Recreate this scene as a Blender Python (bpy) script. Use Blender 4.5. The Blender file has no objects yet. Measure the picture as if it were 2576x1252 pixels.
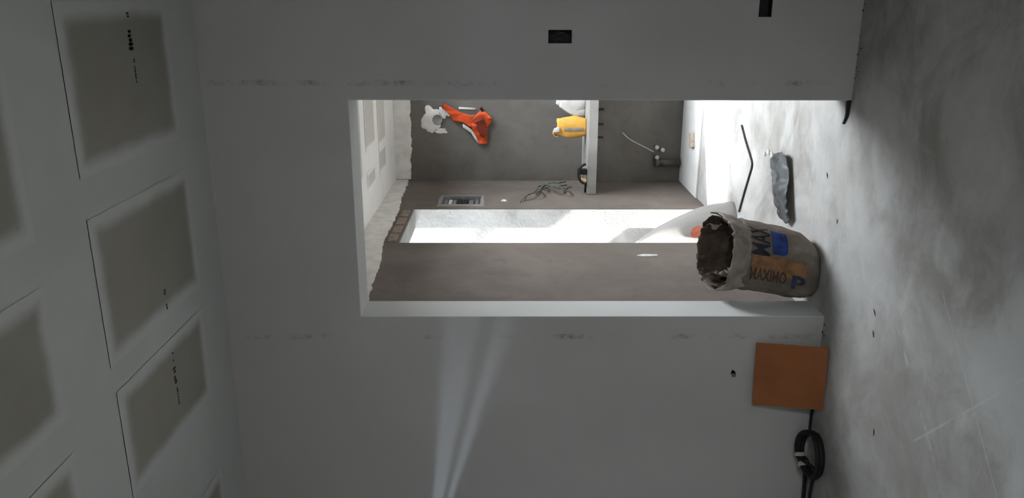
import bpy, bmesh, math, random
from mathutils import Vector, Matrix, noise
random.seed(7)
S = bpy.context.scene
COL = S.collection

# ------------------------------------------------------------------ camera
# A phone held sideways: the long side of the frame runs floor to ceiling.
YAW, PITCH = math.radians(17.3), math.radians(-0.26)
f0 = Vector((-math.sin(YAW), math.cos(YAW), 0)); rt = Vector((math.cos(YAW), math.sin(YAW), 0)); up = Vector((0, 0, 1))
fwd = f0 * math.cos(PITCH) + up * math.sin(PITCH)
upc = up * math.cos(PITCH) - f0 * math.sin(PITCH)
cd = bpy.data.cameras.new('camera'); cam = bpy.data.objects.new('camera', cd); COL.objects.link(cam)
cx, cy, cz = -upc, rt, -fwd
cam.matrix_world = Matrix(((cx.x, cy.x, cz.x, 0), (cx.y, cy.y, cz.y, 0), (cx.z, cy.z, cz.z, 1.43), (0, 0, 0, 1)))
cd.sensor_width = 36.0; cd.lens = 2009.0 / 2576.0 * 36.0
cd.clip_start = 0.05; cd.clip_end = 200
S.camera = cam

# ------------------------------------------------------------------ sky, sun, exposure
W = bpy.data.worlds.new('World'); S.world = W; W.use_nodes = True
bg = W.node_tree.nodes['Background']
bg.inputs[0].default_value = (0.91, 0.96, 1.0, 1); bg.inputs[1].default_value = 26.0
sl = bpy.data.lights.new('sun', 'SUN'); sun = bpy.data.objects.new('sun', sl); COL.objects.link(sun)
sl.energy = 24.0; sl.angle = math.radians(1.2); sl.color = (1.0, 0.95, 0.88)
sd = Vector((1.0, 0.48, -1.22)).normalized()
sun.rotation_euler = sd.to_track_quat('-Z', 'Y').to_euler(); sun.location = (-6, 2, 9)
def portal(loc, sx, sy, direction):
    l = bpy.data.lights.new('sky_portal', 'AREA'); l.shape = 'RECTANGLE'; l.size = sx; l.size_y = sy
    l.cycles.is_portal = True
    o = bpy.data.objects.new('sky_portal', l); COL.objects.link(o)
    o.location = loc; o.rotation_euler = Vector(direction).to_track_quat('-Z', 'Y').to_euler()
portal((-1.60, 5.14, 1.055), 0.84, 2.11, (1, 0, 0))
portal((0.375, 5.35, 2.84), 1.05, 2.3, (0, 0, -1))
portal((1.49, -0.75, 1.5), 0.84, 0.9, (-1, 0, 0))
S.view_settings.view_transform = 'Standard'; S.view_settings.look = 'None'
S.view_settings.gamma = 1.0; S.view_settings.use_curve_mapping = False
S.view_settings.exposure = 0.22

# ------------------------------------------------------------------ materials
class NT:
    def __init__(s, name, rough=0.9, spec=0.25):
        s.m = bpy.data.materials.new(name); s.m.use_nodes = True
        s.t = s.m.node_tree; s.b = s.t.nodes['Principled BSDF']
        s.b.inputs['Roughness'].default_value = rough
        s.b.inputs['Specular IOR Level'].default_value = spec
    def n(s, kind, **kw):
        x = s.t.nodes.new(kind)
        for k, v in kw.items(): setattr(x, k, v)
        return x
    def link(s, a, b): s.t.links.new(a, b)
    def val(s, x, inp):
        if isinstance(x, (int, float)): inp.default_value = x
        elif isinstance(x, (tuple, list)): inp.default_value = tuple(x) + (1,) * (4 - len(x)) if len(inp.default_value) == 4 else x
        else: s.link(x, inp)
    def math(s, op, a, b=0.0, clamp=False):
        x = s.n('ShaderNodeMath', operation=op, use_clamp=clamp); s.val(a, x.inputs[0]); s.val(b, x.inputs[1]); return x.outputs[0]
    def pos(s):
        return s.n('ShaderNodeTexCoord').outputs['Object']
    def noise(s, scale, detail=4, rough=0.55, vec=None, stretch=None, dist=0.0):
        x = s.n('ShaderNodeTexNoise'); x.inputs['Scale'].default_value = scale; x.inputs['Detail'].default_value = detail
        x.inputs['Roughness'].default_value = rough; x.inputs['Distortion'].default_value = dist
        v = vec or s.pos()
        if stretch:
            mp = s.n('ShaderNodeMapping'); mp.inputs['Scale'].default_value = stretch; s.link(v, mp.inputs['Vector']); v = mp.outputs[0]
        s.link(v, x.inputs['Vector']); return x.outputs['Fac']
    def ramp(s, f, lo, hi, a=0.0, b=1.0):
        x = s.n('ShaderNodeMapRange', interpolation_type='SMOOTHSTEP'); s.val(f, x.inputs[0])
        for i, v in enumerate((lo, hi, a, b)): x.inputs[i + 1].default_value = v
        return x.outputs[0]
    def mix(s, f, a, b):
        x = s.n('ShaderNodeMix', data_type='RGBA'); s.val(f, x.inputs[0]); s.val(a, x.inputs[6]); s.val(b, x.inputs[7]); return x.outputs[2]
    def color(s, c): s.val(c, s.b.inputs['Base Color'])
    def bump(s, h, strength=0.3, dist=0.01):
        x = s.n('ShaderNodeBump'); x.inputs['Strength'].default_value = strength; x.inputs['Distance'].default_value = dist
        s.link(h, x.inputs['Height']); s.link(x.outputs[0], s.b.inputs['Normal'])
    def sep(s, v):
        x = s.n('ShaderNodeSeparateXYZ'); s.link(v, x.inputs[0]); return x.outputs

def simple(name, c, rough=0.8, var=0.12, scale=18, spec=0.25, metal=0.0, bump=0.0):
    k = NT(name, rough, spec)
    d = tuple(x * (1 - var) for x in c); l = tuple(min(1, x * (1 + var)) for x in c)
    f = k.noise(scale)
    k.color(k.mix(k.ramp(f, 0.3, 0.7), d, l)); k.b.inputs['Metallic'].default_value = metal
    if bump: k.bump(f, bump, 0.01)
    return k.m

COMP = (0.60, 0.61, 0.60)
M = {}
# skimmed plasterboard wall with two rows of faded factory print along the board edges
k = NT('skimmed_wall', 0.85)
p = k.pos(); X, Y, Z = k.sep(p)
base = k.mix(k.ramp(k.noise(1.3, 3), 0.35, 0.65), (0.455, 0.436, 0.425), (0.49, 0.47, 0.459))
mask = None
for x0 in (-0.327, -1.462):
    d = k.math('ABSOLUTE', k.math('SUBTRACT', X, x0))
    mk = k.ramp(d, 0.004, 0.018, 1, 0)
    mask = mk if mask is None else k.math('MAXIMUM', mask, mk)
n1 = k.ramp(k.noise(7, 4, 0.65), 0.50, 0.70)
n2 = k.ramp(k.noise(45, 3, 0.7), 0.40, 0.60)
mask = k.math('MULTIPLY', k.math('MULTIPLY', mask, n1), k.math('ADD', k.math('MULTIPLY', n2, 0.7), 0.3))
base = k.mix(k.math('MULTIPLY', mask, 0.80), base, (0.12, 0.125, 0.13))
k.color(base); k.bump(k.noise(160, 3), 0.05, 0.003)
M['skim'] = k.m
k = NT('primed_board', 0.9); k.color(k.mix(k.ramp(k.noise(2.2, 4), 0.3, 0.7), (0.77, 0.76, 0.745), (0.82, 0.815, 0.80))); M['primed'] = k.m
k = NT('joint_compound', 0.9); k.color(k.mix(k.ramp(k.noise(2.2, 4), 0.3, 0.7), (0.55, 0.56, 0.55), COMP)); k.bump(k.noise(60, 3), 0.06, 0.004)
M['comp'] = k.m
# bare gypsum board paper feathering into compound at its edge (attribute = distance from the edge)
k = NT('gypsum_paper', 0.9)
at = k.n('ShaderNodeAttribute', attribute_name='feather').outputs['Fac']
paper = k.mix(k.ramp(k.noise(3.0, 3), 0.3, 0.7), (0.315, 0.30, 0.265), (0.35, 0.335, 0.30))
fz = k.math('ADD', at, k.math('MULTIPLY', k.math('SUBTRACT', k.noise(7, 3), 0.5), 0.35))
k.color(k.mix(k.ramp(fz, 0.25, 0.95), COMP, paper)); M['board'] = k.m
k = NT('primed_gypsum_paper', 0.9)
at = k.n('ShaderNodeAttribute', attribute_name='feather').outputs['Fac']
k.color(k.mix(k.ramp(at, 0.25, 0.95), (0.80, 0.79, 0.78), (0.56, 0.54, 0.50))); M['board_far'] = k.m
# concrete screed floor
k = NT('concrete_screed', 0.55, 0.35)
p = k.pos(); X, Y, Z = k.sep(p)
a = k.ramp(k.noise(1.7, 7, 0.66, dist=0.7), 0.36, 0.62)
b_ = k.ramp(k.noise(5.0, 5, 0.65, dist=0.8), 0.42, 0.72)
c_ = k.ramp(k.noise(26, 5, 0.7), 0.58, 0.78)
streak = k.ramp(k.noise(2.2, 4, 0.6, stretch=(1.0, 1.5, 1), dist=0.5), 0.54, 0.70)
col = k.mix(a, (0.275, 0.266, 0.245), (0.43, 0.428, 0.415))
col = k.mix(k.math('MULTIPLY', b_, 0.45), col, (0.52, 0.525, 0.52))
col = k.mix(k.math('MULTIPLY', streak, 0.5), col, (0.58, 0.59, 0.59))
col = k.mix(k.math('MULTIPLY', c_, 0.25), col, (0.15, 0.145, 0.135))
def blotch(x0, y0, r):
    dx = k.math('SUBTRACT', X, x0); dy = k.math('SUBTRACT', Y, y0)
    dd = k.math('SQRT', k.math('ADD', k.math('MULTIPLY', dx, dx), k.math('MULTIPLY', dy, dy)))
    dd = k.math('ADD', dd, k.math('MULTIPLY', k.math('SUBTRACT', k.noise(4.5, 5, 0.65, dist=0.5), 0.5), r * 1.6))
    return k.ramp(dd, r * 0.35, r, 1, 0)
col = k.mix(k.math('MULTIPLY', blotch(-1.50, 2.62, 0.42), 0.55), col, (0.27, 0.262, 0.245))      # brownish patch in the screed, deepened to imitate weaker light
col = k.mix(k.math('MULTIPLY', blotch(-1.05, 1.95, 0.42), 0.6), col, (0.60, 0.61, 0.615))          # pale cement dust, with missing light put into its colour
col = k.mix(k.math('MULTIPLY', blotch(-1.05, 3.05, 0.40), 0.45), col, (0.56, 0.57, 0.575))  # pale dust before the doorway, lightened in place of daylight
def seg(x0, y0, x1, y1, w, gap=0.0):
    L = math.hypot(x1 - x0, y1 - y0); ux, uy = (x1 - x0) / L, (y1 - y0) / L
    dx = k.math('SUBTRACT', X, x0); dy = k.math('SUBTRACT', Y, y0)
    t = k.math('ADD', k.math('MULTIPLY', dx, ux), k.math('MULTIPLY', dy, uy))
    dd = k.math('ABSOLUTE', k.math('SUBTRACT', k.math('MULTIPLY', dx, uy), k.math('MULTIPLY', dy, ux)))
    inside = k.math('MULTIPLY', k.ramp(t, 0, 0.05), k.ramp(t, L - 0.05, L, 1, 0))
    return k.math('MULTIPLY', inside, k.ramp(dd, w * 0.3, w, 1, 0))
lines = k.math('MAXIMUM', seg(-0.90, 2.48, -1.52, 1.88, 0.005), seg(-1.50, 2.50, -0.90, 1.90, 0.006))
lines = k.math('MAXIMUM', lines, k.math('MULTIPLY', seg(-1.10, 2.76, -1.66, 2.14, 0.012), k.ramp(k.noise(14, 3), 0.45, 0.6)))
lines = k.math('MULTIPLY', lines, k.ramp(k.noise(9, 3), 0.30, 0.55))
col = k.mix(k.math('MULTIPLY', lines, 0.34), col, (0.66, 0.67, 0.675))
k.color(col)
k.link(k.ramp(k.noise(3.0, 4), 0.3, 0.7, 0.42, 0.68), k.b.inputs['Roughness'])
k.bump(k.noise(50, 4), 0.10, 0.006); M['floor'] = k.m
# rough rendered masonry of the far room
def plaster(name, c0, c1, c2, bump=0.35):
    k = NT(name, 0.95, 0.15)
    a = k.ramp(k.noise(1.6, 5, 0.6, dist=0.4), 0.32, 0.68); b = k.ramp(k.noise(6, 6, 0.7), 0.5, 0.75)
    col = k.mix(a, c0, c1); col = k.mix(k.math('MULTIPLY', b, 0.55), col, c2)
    sp = k.ramp(k.noise(30, 4, 0.7), 0.70, 0.76)
    col = k.mix(k.math('MULTIPLY', sp, 0.35), col, (0.5, 0.49, 0.47))
    k.color(col); k.bump(k.noise(28, 6, 0.7), bump, 0.01); return k.m
M['rend_back'] = plaster('cement_render_grey', (0.125, 0.116, 0.106), (0.175, 0.165, 0.153), (0.105, 0.097, 0.089))
M['rend_left'] = plaster('cement_render_brown', (0.14, 0.121, 0.108), (0.185, 0.161, 0.145), (0.115, 0.099, 0.088))
M['rend_light'] = plaster('pale_render', (0.24, 0.24, 0.235), (0.36, 0.358, 0.35), (0.15, 0.15, 0.148), 0.8)
M['slab'] = plaster('concrete_slab', (0.235, 0.23, 0.222), (0.30, 0.295, 0.285), (0.20, 0.196, 0.188), 0.4)
M['plinth'] = plaster('pale_cement', (0.58, 0.58, 0.57), (0.68, 0.68, 0.67), (0.52, 0.52, 0.51), 0.4)
M['shell'] = simple('plain_wall', (0.5, 0.5, 0.49), 0.9, 0.04, 3)
M['white_plaster'] = simple('white_plaster', (0.70, 0.68, 0.65), 0.95, 0.10, 12, bump=0.3)
M['brick'] = simple('clay_brick', (0.24, 0.19, 0.155), 0.95, 0.25, 30, bump=0.4)
M['ground'] = simple('outside_ground', (0.42, 0.41, 0.39), 0.95, 0.15, 2)
M['black'] = simple('black_rubber', (0.012, 0.012, 0.013), 0.55, 0.3, 30)
M['dark_box'] = simple('dark_box_metal', (0.02, 0.02, 0.02), 0.6, 0.3, 30)
M['wire_pale'] = simple('pale_wire', (0.55, 0.55, 0.54), 0.5, 0.1)
M['wire_green'] = simple('green_wire', (0.09, 0.115, 0.085), 0.6, 0.3)
M['wire_grey'] = simple('grey_wire', (0.10, 0.095, 0.085), 0.6, 0.3)
M['terracotta'] = simple('terracotta_glaze', (0.30, 0.105, 0.035), 0.55, 0.10, 6)
M['terra_edge'] = simple('terracotta_body', (0.36, 0.16, 0.075), 0.9, 0.2, 40, bump=0.3)
M['tape'] = simple('pale_tape', (0.42, 0.37, 0.33), 0.6, 0.15)
M['rust'] = simple('rusty_steel', (0.060, 0.050, 0.045), 0.7, 0.35, 60, metal=0.3)
M['steel'] = simple('zinc_steel', (0.25, 0.26, 0.27), 0.5, 0.25, 30, metal=0.5)
M['wood'] = simple('raw_wood', (0.42, 0.36, 0.30), 0.85, 0.2, 25)
M['rag'] = simple('orange_plastic', (0.50, 0.065, 0.016), 0.5, 0.30, 9)
M['rag_dark'] = simple('orange_shade_and_tip', (0.16, 0.022, 0.012), 0.6, 0.30, 9)  # darker copy of the orange, for fold shade and a dark tip
M['yellow_paper'] = simple('yellow_paper', (0.66, 0.36, 0.075), 0.75, 0.15, 9)
M['grey_print'] = simple('grey_print', (0.25, 0.21, 0.16), 0.8, 0.15, 20)
M['white_paper'] = simple('white_paper', (0.52, 0.53, 0.52), 0.8, 0.12, 10)
M['knob'] = simple('pale_yellow_plastic', (0.62, 0.46, 0.25), 0.5, 0.1)
M['grey_plastic'] = simple('grey_plastic_film', (0.075, 0.082, 0.086), 0.5, 0.6, 11, spec=0.3)
M['red'] = simple('red_print', (0.80, 0.24, 0.16), 0.6, 0.1)
M['chip'] = simple('plaster_chip', (0.55, 0.55, 0.53), 0.9, 0.15, 40)
M['debris'] = simple('dark_debris', (0.05, 0.045, 0.04), 0.9, 0.3, 40)
k = NT('kraft_paper', 0.85, 0.2)
kp = k.mix(k.ramp(k.noise(7, 5, 0.6), 0.3, 0.7), (0.135, 0.108, 0.084), (0.205, 0.175, 0.145))
kp = k.mix(k.math('MULTIPLY', k.ramp(k.noise(16, 5, 0.7), 0.52, 0.75), 0.5), kp, (0.30, 0.28, 0.255))
k.color(kp); k.bump(k.noise(22, 5, 0.65), 0.35, 0.012); M['kraft'] = k.m
M['kraft_cuff'] = simple('kraft_cuff', (0.255, 0.222, 0.19), 0.85, 0.28, 16, bump=0.4)
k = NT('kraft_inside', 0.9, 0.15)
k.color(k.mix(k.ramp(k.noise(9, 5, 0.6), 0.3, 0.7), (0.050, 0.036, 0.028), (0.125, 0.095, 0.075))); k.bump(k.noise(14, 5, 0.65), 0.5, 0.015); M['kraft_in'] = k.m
M['ink_blue'] = simple('blue_ink', (0.018, 0.040, 0.165), 0.7, 0.35, 25)
M['ink_dark'] = simple('dark_ink', (0.022, 0.024, 0.035), 0.75, 0.5, 30)
M['ink_brown'] = simple('brown_ink', (0.070, 0.042, 0.026), 0.8, 0.4, 30)
M['ink_orange'] = simple('orange_ink', (0.245, 0.130, 0.062), 0.8, 0.25, 25)
M['ink_slate'] = simple('slate_blue_ink', (0.040, 0.047, 0.085), 0.8, 0.35, 25)
k = NT('white_plastic_film', 0.45, 0.4)
k.color((0.46, 0.455, 0.45))
tr = k.n('ShaderNodeBsdfTranslucent'); tr.inputs[0].default_value = (0.42, 0.41, 0.40, 1)
ms = k.n('ShaderNodeMixShader'); ms.inputs[0].default_value = 0.45
k.link(k.b.outputs[0], ms.inputs[1]); k.link(tr.outputs[0], ms.inputs[2]); k.link(ms.outputs[0], k.t.nodes['Material Output'].inputs[0])
k.bump(k.noise(9, 4), 0.25, 0.02); M['film'] = k.m

# ------------------------------------------------------------------ mesh helpers
def mk(name, verts, faces, mat, parent=None, smooth=False, recalc=True):
    off = Vector(parent['_o']) if parent is not None and '_o' in parent else Vector((0, 0, 0))
    me = bpy.data.meshes.new(name)
    me.from_pydata([tuple(Vector(v) - off) for v in verts], [], faces)
    if recalc:
        bm = bmesh.new(); bm.from_mesh(me); bmesh.ops.recalc_face_normals(bm, faces=bm.faces); bm.to_mesh(me); bm.free()
    me.materials.append(M[mat])
    if smooth:
        for q in me.polygons: q.use_smooth = True
    o = bpy.data.objects.new(name, me); COL.objects.link(o)
    if parent is not None:
        o.parent = parent
        if '_o' in parent: o['_o'] = parent['_o']
    return o
def tag(o, label=None, cat=None, group=None, kind=None):
    for a, b in (('label', label), ('category', cat), ('group', group), ('kind', kind)):
        if b: o[a] = b
    return o
def thing(name, label, cat, loc, group=None):
    o = bpy.data.objects.new(name, None); COL.objects.link(o); o.location = loc; o.empty_display_size = 0.05
    o['_o'] = tuple(loc); return tag(o, label, cat, group)
def boxv(x0, x1, y0, y1, z0, z1):
    v = [(x, y, z) for x in (x0, x1) for y in (y0, y1) for z in (z0, z1)]
    f = [(0, 1, 3, 2), (4, 6, 7, 5), (0, 4, 5, 1), (2, 3, 7, 6), (0, 2, 6, 4), (1, 5, 7, 3)]
    return v, f
def box(name, b, mat, parent=None, bevel=0.0, seg=2):
    v, f = boxv(*b); o = mk(name, v, f, mat, parent)
    if bevel:
        bm = bmesh.new(); bm.from_mesh(o.data)
        bmesh.ops.bevel(bm, geom=list(bm.edges), offset=bevel, segments=seg, profile=0.6, affect='EDGES'); bm.to_mesh(o.data); bm.free()
    return o
def join(parts):
    V, F = [], []
    for v, f in parts:
        n = len(V); V += list(v); F += [tuple(i + n for i in q) for q in f]
    return V, F
def tubev(pts, r, n=10, closed=False, cap=True):
    pts = [Vector(q) for q in pts]; V, F = [], []; m = len(pts)
    prev = None
    for i, q in enumerate(pts):
        a = pts[(i - 1) % m] if (closed or i > 0) else q; b = pts[(i + 1) % m] if (closed or i < m - 1) else q
        t = (b - a).normalized()
        if prev is None: nrm = t.orthogonal().normalized()
        else: nrm = (prev - t * prev.dot(t)).normalized()
        prev = nrm; bn = t.cross(nrm); rr = r[i] if isinstance(r, (list, tuple)) else r
        for j in range(n):
            an = 2 * math.pi * j / n; V.append(q + (nrm * math.cos(an) + bn * math.sin(an)) * rr)
    for i in range(m if closed else m - 1):
        for j in range(n):
            a0 = i * n + j; a1 = i * n + (j + 1) % n; i2 = (i + 1) % m
            F.append((a0, a1, i2 * n + (j + 1) % n, i2 * n + j))
    if cap and not closed:
        F.append(tuple(range(n))); F.append(tuple((m - 1) * n + j for j in range(n)))
    return V, F
def tube(name, pts, r, mat, parent=None, n=10, closed=False):
    v, f = tubev(pts, r, n, closed); return mk(name, v, f, mat, parent, smooth=True)
def smoothpath(pts, sub=8, closed=False):
    pts = [Vector(q) for q in pts]; out = []; m = len(pts)
    for i in range(m if closed else m - 1):
        g = (lambda j: pts[j % m]) if closed else (lambda j: pts[max(0, min(m - 1, j))])
        a, b, c, d = g(i - 1), g(i), g(i + 1), g(i + 2)
        for s in range(sub):
            t = s / sub
            out.append(0.5 * ((2 * b) + (c - a) * t + (2 * a - 5 * b + 4 * c - d) * t * t + (3 * b - a - 3 * c + d) * t ** 3))
    if not closed: out.append(pts[-1])
    return out
def lathe(profile, centre, axis, n=20):
    ax = Vector(axis).normalized(); e1 = ax.orthogonal().normalized(); e2 = ax.cross(e1); c = Vector(centre)
    V, F = [], []; m = len(profile)
    for r, h in profile:
        for j in range(n):
            an = 2 * math.pi * j / n; V.append(c + ax * h + (e1 * math.cos(an) + e2 * math.sin(an)) * r)
    for i in range(m - 1):
        for j in range(n): F.append((i * n + j, i * n + (j + 1) % n, (i + 1) * n + (j + 1) % n, (i + 1) * n + j))
    F.append(tuple(range(n))); F.append(tuple((m - 1) * n + j for j in range(n)))
    return V, F
def grid_wall(name, A, B, fn, holes, mat, thick, revealmat=None, fillers=()):
    """Slab cut on breakpoints A (along) and B (up); fn(a, b, depth) -> point; holes (a0, a1, b0, b1, through)."""
    As = sorted(set(A + [h[i] for h in holes for i in (0, 1)])); Bs = sorted(set(B + [h[i] for h in holes for i in (2, 3)]))
    V, F = [], []
    def vid(a, b, d, cache={}):
        V.append(fn(a, b, d)); return len(V) - 1
    def inh(a, b, back):
        return any(h[0] < a < h[1] and h[2] < b < h[3] and (h[4] or not back) for h in holes)
    for d, back in ((0, False), (thick, True)):
        for i in range(len(As) - 1):
            for j in range(len(Bs) - 1):
                if inh((As[i] + As[i + 1]) / 2, (Bs[j] + Bs[j + 1]) / 2, back): continue
                F.append(tuple(vid(a, b, d) for a, b in ((As[i], Bs[j]), (As[i + 1], Bs[j]), (As[i + 1], Bs[j + 1]), (As[i], Bs[j + 1]))))
    def strip(a0, b0, a1, b1, d1): F.append(tuple(vid(*q) for q in ((a0, b0, 0), (a1, b1, 0), (a1, b1, d1), (a0, b0, d1))))
    for h in holes:
        d1 = thick if h[4] else h[5]
        strip(h[0], h[2], h[0], h[3], d1); strip(h[1], h[2], h[1], h[3], d1); strip(h[0], h[3], h[1], h[3], d1)
        if not (h[4] and h[2] <= B[0] + 1e-6): strip(h[0], h[2], h[1], h[2], d1)
        if not h[4]: F.append(tuple(vid(a, b, d1) for a, b in ((h[0], h[2]), (h[1], h[2]), (h[1], h[3]), (h[0], h[3]))))
    a0, a1, b0, b1 = A[0], A[-1], B[0], B[-1]
    strip(a0, b0, a0, b1, thick); strip(a1, b0, a1, b1, thick); strip(a0, b1, a1, b1, thick)
    for v, f in fillers:
        n = len(V); V += list(v); F += [tuple(i + n for i in q) for q in f]
    o = mk(name, V, F, mat)
    bm = bmesh.new(); bm.from_mesh(o.data); bmesh.ops.remove_doubles(bm, verts=bm.verts, dist=1e-5); bmesh.ops.recalc_face_normals(bm, faces=bm.faces); bm.to_mesh(o.data); bm.free()
    return o
def struct(o, label, cat): return tag(o, label, cat, kind='structure')

# ------------------------------------------------------------------ the shell
YW, WT = 3.355, 0.19           # near wall and its thickness
DX0, DX1, DH = -1.363, -0.397, 2.095
CH, FCH = 2.70, 2.36           # ceiling heights
XL, YB = -1.43, 6.50           # far room: left wall and back wall
SW = (-0.168, -0.115, 1.172, 1.268); SO = (-0.064, 0.030, 0.367, 0.420); HO = (-1.682, -1.618, 0.362, 0.414)

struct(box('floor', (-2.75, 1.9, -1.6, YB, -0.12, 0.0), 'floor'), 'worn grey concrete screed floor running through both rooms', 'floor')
struct(box('outside_ground', (-14, 14, -10, 22, -0.30, -0.13), 'ground'), 'pale ground outside the building', 'ground')

# small oval hole broken through the skim: filler from square cut to oval
fill = []
hv, hf = [], []; n = 20; hx, hz = (HO[0] + HO[1]) / 2, (HO[2] + HO[3]) / 2
for j in range(n):
    an = 2 * math.pi * (j + 0.5) / n; c, s = math.cos(an), math.sin(an); q = max(abs(c), abs(s)); w = 0.85 + 0.25 * noise.noise(Vector((c * 2, s * 2, 3)))
    hv.append((hx + c / q * (HO[1] - HO[0]) / 2, YW, hz + s / q * (HO[3] - HO[2]) / 2)); hv.append((hx + c * 0.022 * w, YW, hz + s * 0.0135 * w + c * 0.004)); hv.append((hx + c * 0.022 * w, YW + 0.013, hz + s * 0.0135 * w + c * 0.004))
for j in range(n):
    b = (j + 1) % n; hf += [(3 * j, 3 * b, 3 * b + 1, 3 * j + 1), (3 * j + 1, 3 * b + 1, 3 * b + 2, 3 * j + 2)]
fill.append((hv, hf))
wn = grid_wall('wall_front', [-2.75, 1.3], [0, CH], lambda a, b, d: (a, YW + d, b),
               [(DX0 - 0.004, DX1 + 0.004, 0, DH + 0.004, True), SW + (False, 0.05), SO + (False, 0.05), HO + (False, 0.17)], 'skim', WT, fillers=fill)
struct(wn, 'grey skimmed plasterboard wall with the doorway', 'wall')
# lining of the doorway: pale compound over corner beads
lin = []
lin.append(boxv(DX0 - 0.004, DX0, YW - 0.001, YW + WT + 0.001, 0, DH + 0.004))
lin.append(boxv(DX1, DX1 + 0.004, YW - 0.001, YW + WT + 0.001, 0, DH + 0.004))
lin.append(boxv(DX0, DX1, YW - 0.001, YW + WT + 0.001, DH, DH + 0.004))
v, f = join(lin); struct(mk('trim_1', v, f, 'comp'), 'pale plastered lining of the doorway', 'door lining')

# rest of the near room (behind and beside the camera)
struct(box('wall_left', (-2.87, -2.75, -1.6, YW + WT, -0.12, CH), 'shell'), 'plain wall on the left of the near room, out of view', 'wall')
struct(grid_wall('wall_right', [-1.6, YW], [0, CH], lambda a, b, d: (1.3 + d, a, b), [(-1.17, -0.33, 1.05, 1.95, True)], 'shell', 0.12), 'plain wall on the right of the near room with a small window added for light, out of view', 'wall')  # small unseen window added to brighten the near room
struct(box('wall_rear', (-2.87, 1.42, -1.72, -1.6, -0.12, CH), 'shell'), 'plain wall behind the camera', 'wall')
ceil = struct(box('ceiling', (-2.87, 1.42, -1.72, YW + WT, CH, CH + 0.15), 'comp'), 'plasterboard ceiling with broad white taped joints', 'ceiling')

# far room
fl = grid_wall('wall_far_left', [YW + WT, YB], [0, 2.7], lambda a, b, d: (XL - d, a, b),
               [(4.72, 5.56, 0, 2.11, True), (5.665, 5.925, 1.635, 1.925, False, 0.07)], 'rend_left', 0.14)
struct(fl, 'brown-grey cement rendered wall with a tall bright opening', 'wall')
fb = grid_wall('wall_far_back', [XL - 0.14, 0.25], [0, 2.7], lambda a, b, d: (a, YB + d, b), [], 'rend_back', 0.15)
struct(box('wall_far_corner', (0.25, 1.05, YB, YB + 0.15, -0.12, 2.7), 'rend_back'), 'rendered wall closing the right corner of the far room, out of view', 'wall')
struct(fb, 'dark grey cement rendered wall behind the worktop', 'wall')
struct(box('wall_far_right', (0.9, 1.05, YW + WT, YB + 0.15, -0.12, 2.7), 'rend_left'), 'rendered wall on the right of the far room, out of view', 'wall')
fcv = join([boxv(XL, -0.15, YW + WT, YB, FCH, FCH + 0.06), boxv(-0.15, 0.9, YW + WT, 4.2, FCH, FCH + 0.06)])
fc = struct(mk('ceiling_far', fcv[0], fcv[1], 'primed'), 'lower white plasterboard ceiling of the far room', 'ceiling')
rfv = join([boxv(XL - 0.2, -0.15, YW, YB + 0.2, 2.7, 2.85), boxv(-0.15, 1.05, YW, 4.2, 2.7, 2.85)])
struct(mk('roof_far', rfv[0], rfv[1], 'slab'), 'concrete roof slab above the far room, open to the sky over its right corner', 'roof')
struct(box('sun_block', (-1.2, -0.16, YW, YB + 0.2, 2.85, 5.5), 'rend_back'), 'unseen block added above the far room to keep the sun off its open corner', 'wall')  # unseen mass added to block sun from the open roof corner
# pale reveal render in the tall opening
rev = join([boxv(XL - 0.14, XL - 0.003, 5.552, 5.5605, 0, 2.11), boxv(XL - 0.14, XL - 0.003, 4.72, 5.56, 2.102, 2.1105), boxv(XL - 0.14, XL - 0.003, 4.7195, 4.728, 0, 2.11)])
struct(mk('trim_2', rev[0], rev[1], 'rend_light'), 'rough pale render on the reveals of the tall bright opening', 'opening reveal')
# outside the opening: sunlit pale wall and terrace
struct(box('wall_outside', (-3.15, XL - 0.14, 6.7, 6.9, -0.13, 3.6), 'rend_light'), 'sunlit pale wall outside the tall opening', 'wall')
struct(box('wall_skyblock', (-3.15, -3.0, 3.545, 6.7, -0.13, 1.75), 'rend_light'), 'unseen pale wall added outside the tall opening to hold back sky light', 'wall')  # unseen wall added to cut sky light reaching the tall opening
struct(box('skyshade', (-2.78, XL - 0.2, 3.545, 6.7, 2.6, 2.68), 'slab'), 'concrete eave added over the passage to cut the sky light, unseen', 'skyshade')  # unseen slab added to narrow the sky above the passage
struct(box('terrace', (-3.0, XL - 0.14, 3.545, 6.7, -0.13, -0.01), 'rend_light'), 'pale terrace slab outside the tall opening', 'terrace')

# plinth below the worktop
pl = box('plinth', (XL, 0.10, 5.88, YB, 0.0, 0.015), 'plinth', bevel=0.004)
struct(pl, 'thin pale concrete base under the worktop', 'plinth')

# ------------------------------------------------------------------ gypsum boards left bare between the taped joints
def board(parent, x0, x1, y0, y1, z, feather=0.075, soft=(1, 1, 1, 1), nx=26, mat='board'):
    ny = nx; V, F, A = [], [], []
    for i in range(nx + 1):
        for j in range(ny + 1):
            x = x0 + (x1 - x0) * i / nx; y = y0 + (y1 - y0) * j / ny
            d = min((x - x0) / soft[0], (x1 - x) / soft[1], (y - y0) / soft[2], (y1 - y) / soft[3])
            wv = 0.006 * noise.noise(Vector((x * 9, y * 9, 2)))
            A.append(max(0, min(1, (d + wv) / feather)))
            V.append((x, y, z))
    for i in range(nx):
        for j in range(ny):
            a = i * (ny + 1) + j; F.append((a, a + ny + 1, a + ny + 2, a + 1))
    b = len(V)
    V += [(x0, y0, z + 0.002), (x1, y0, z + 0.002), (x1, y1, z + 0.002), (x0, y1, z + 0.002)]; A += [0] * 4
    F += [(b, b + 1, b + 2, b + 3)]
    o = mk('gypsum_board', V, F, mat, parent, recalc=False)
    at = o.data.attributes.new('feather', 'FLOAT', 'POINT'); at.data.foreach_set('value', A)
    return o
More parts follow.
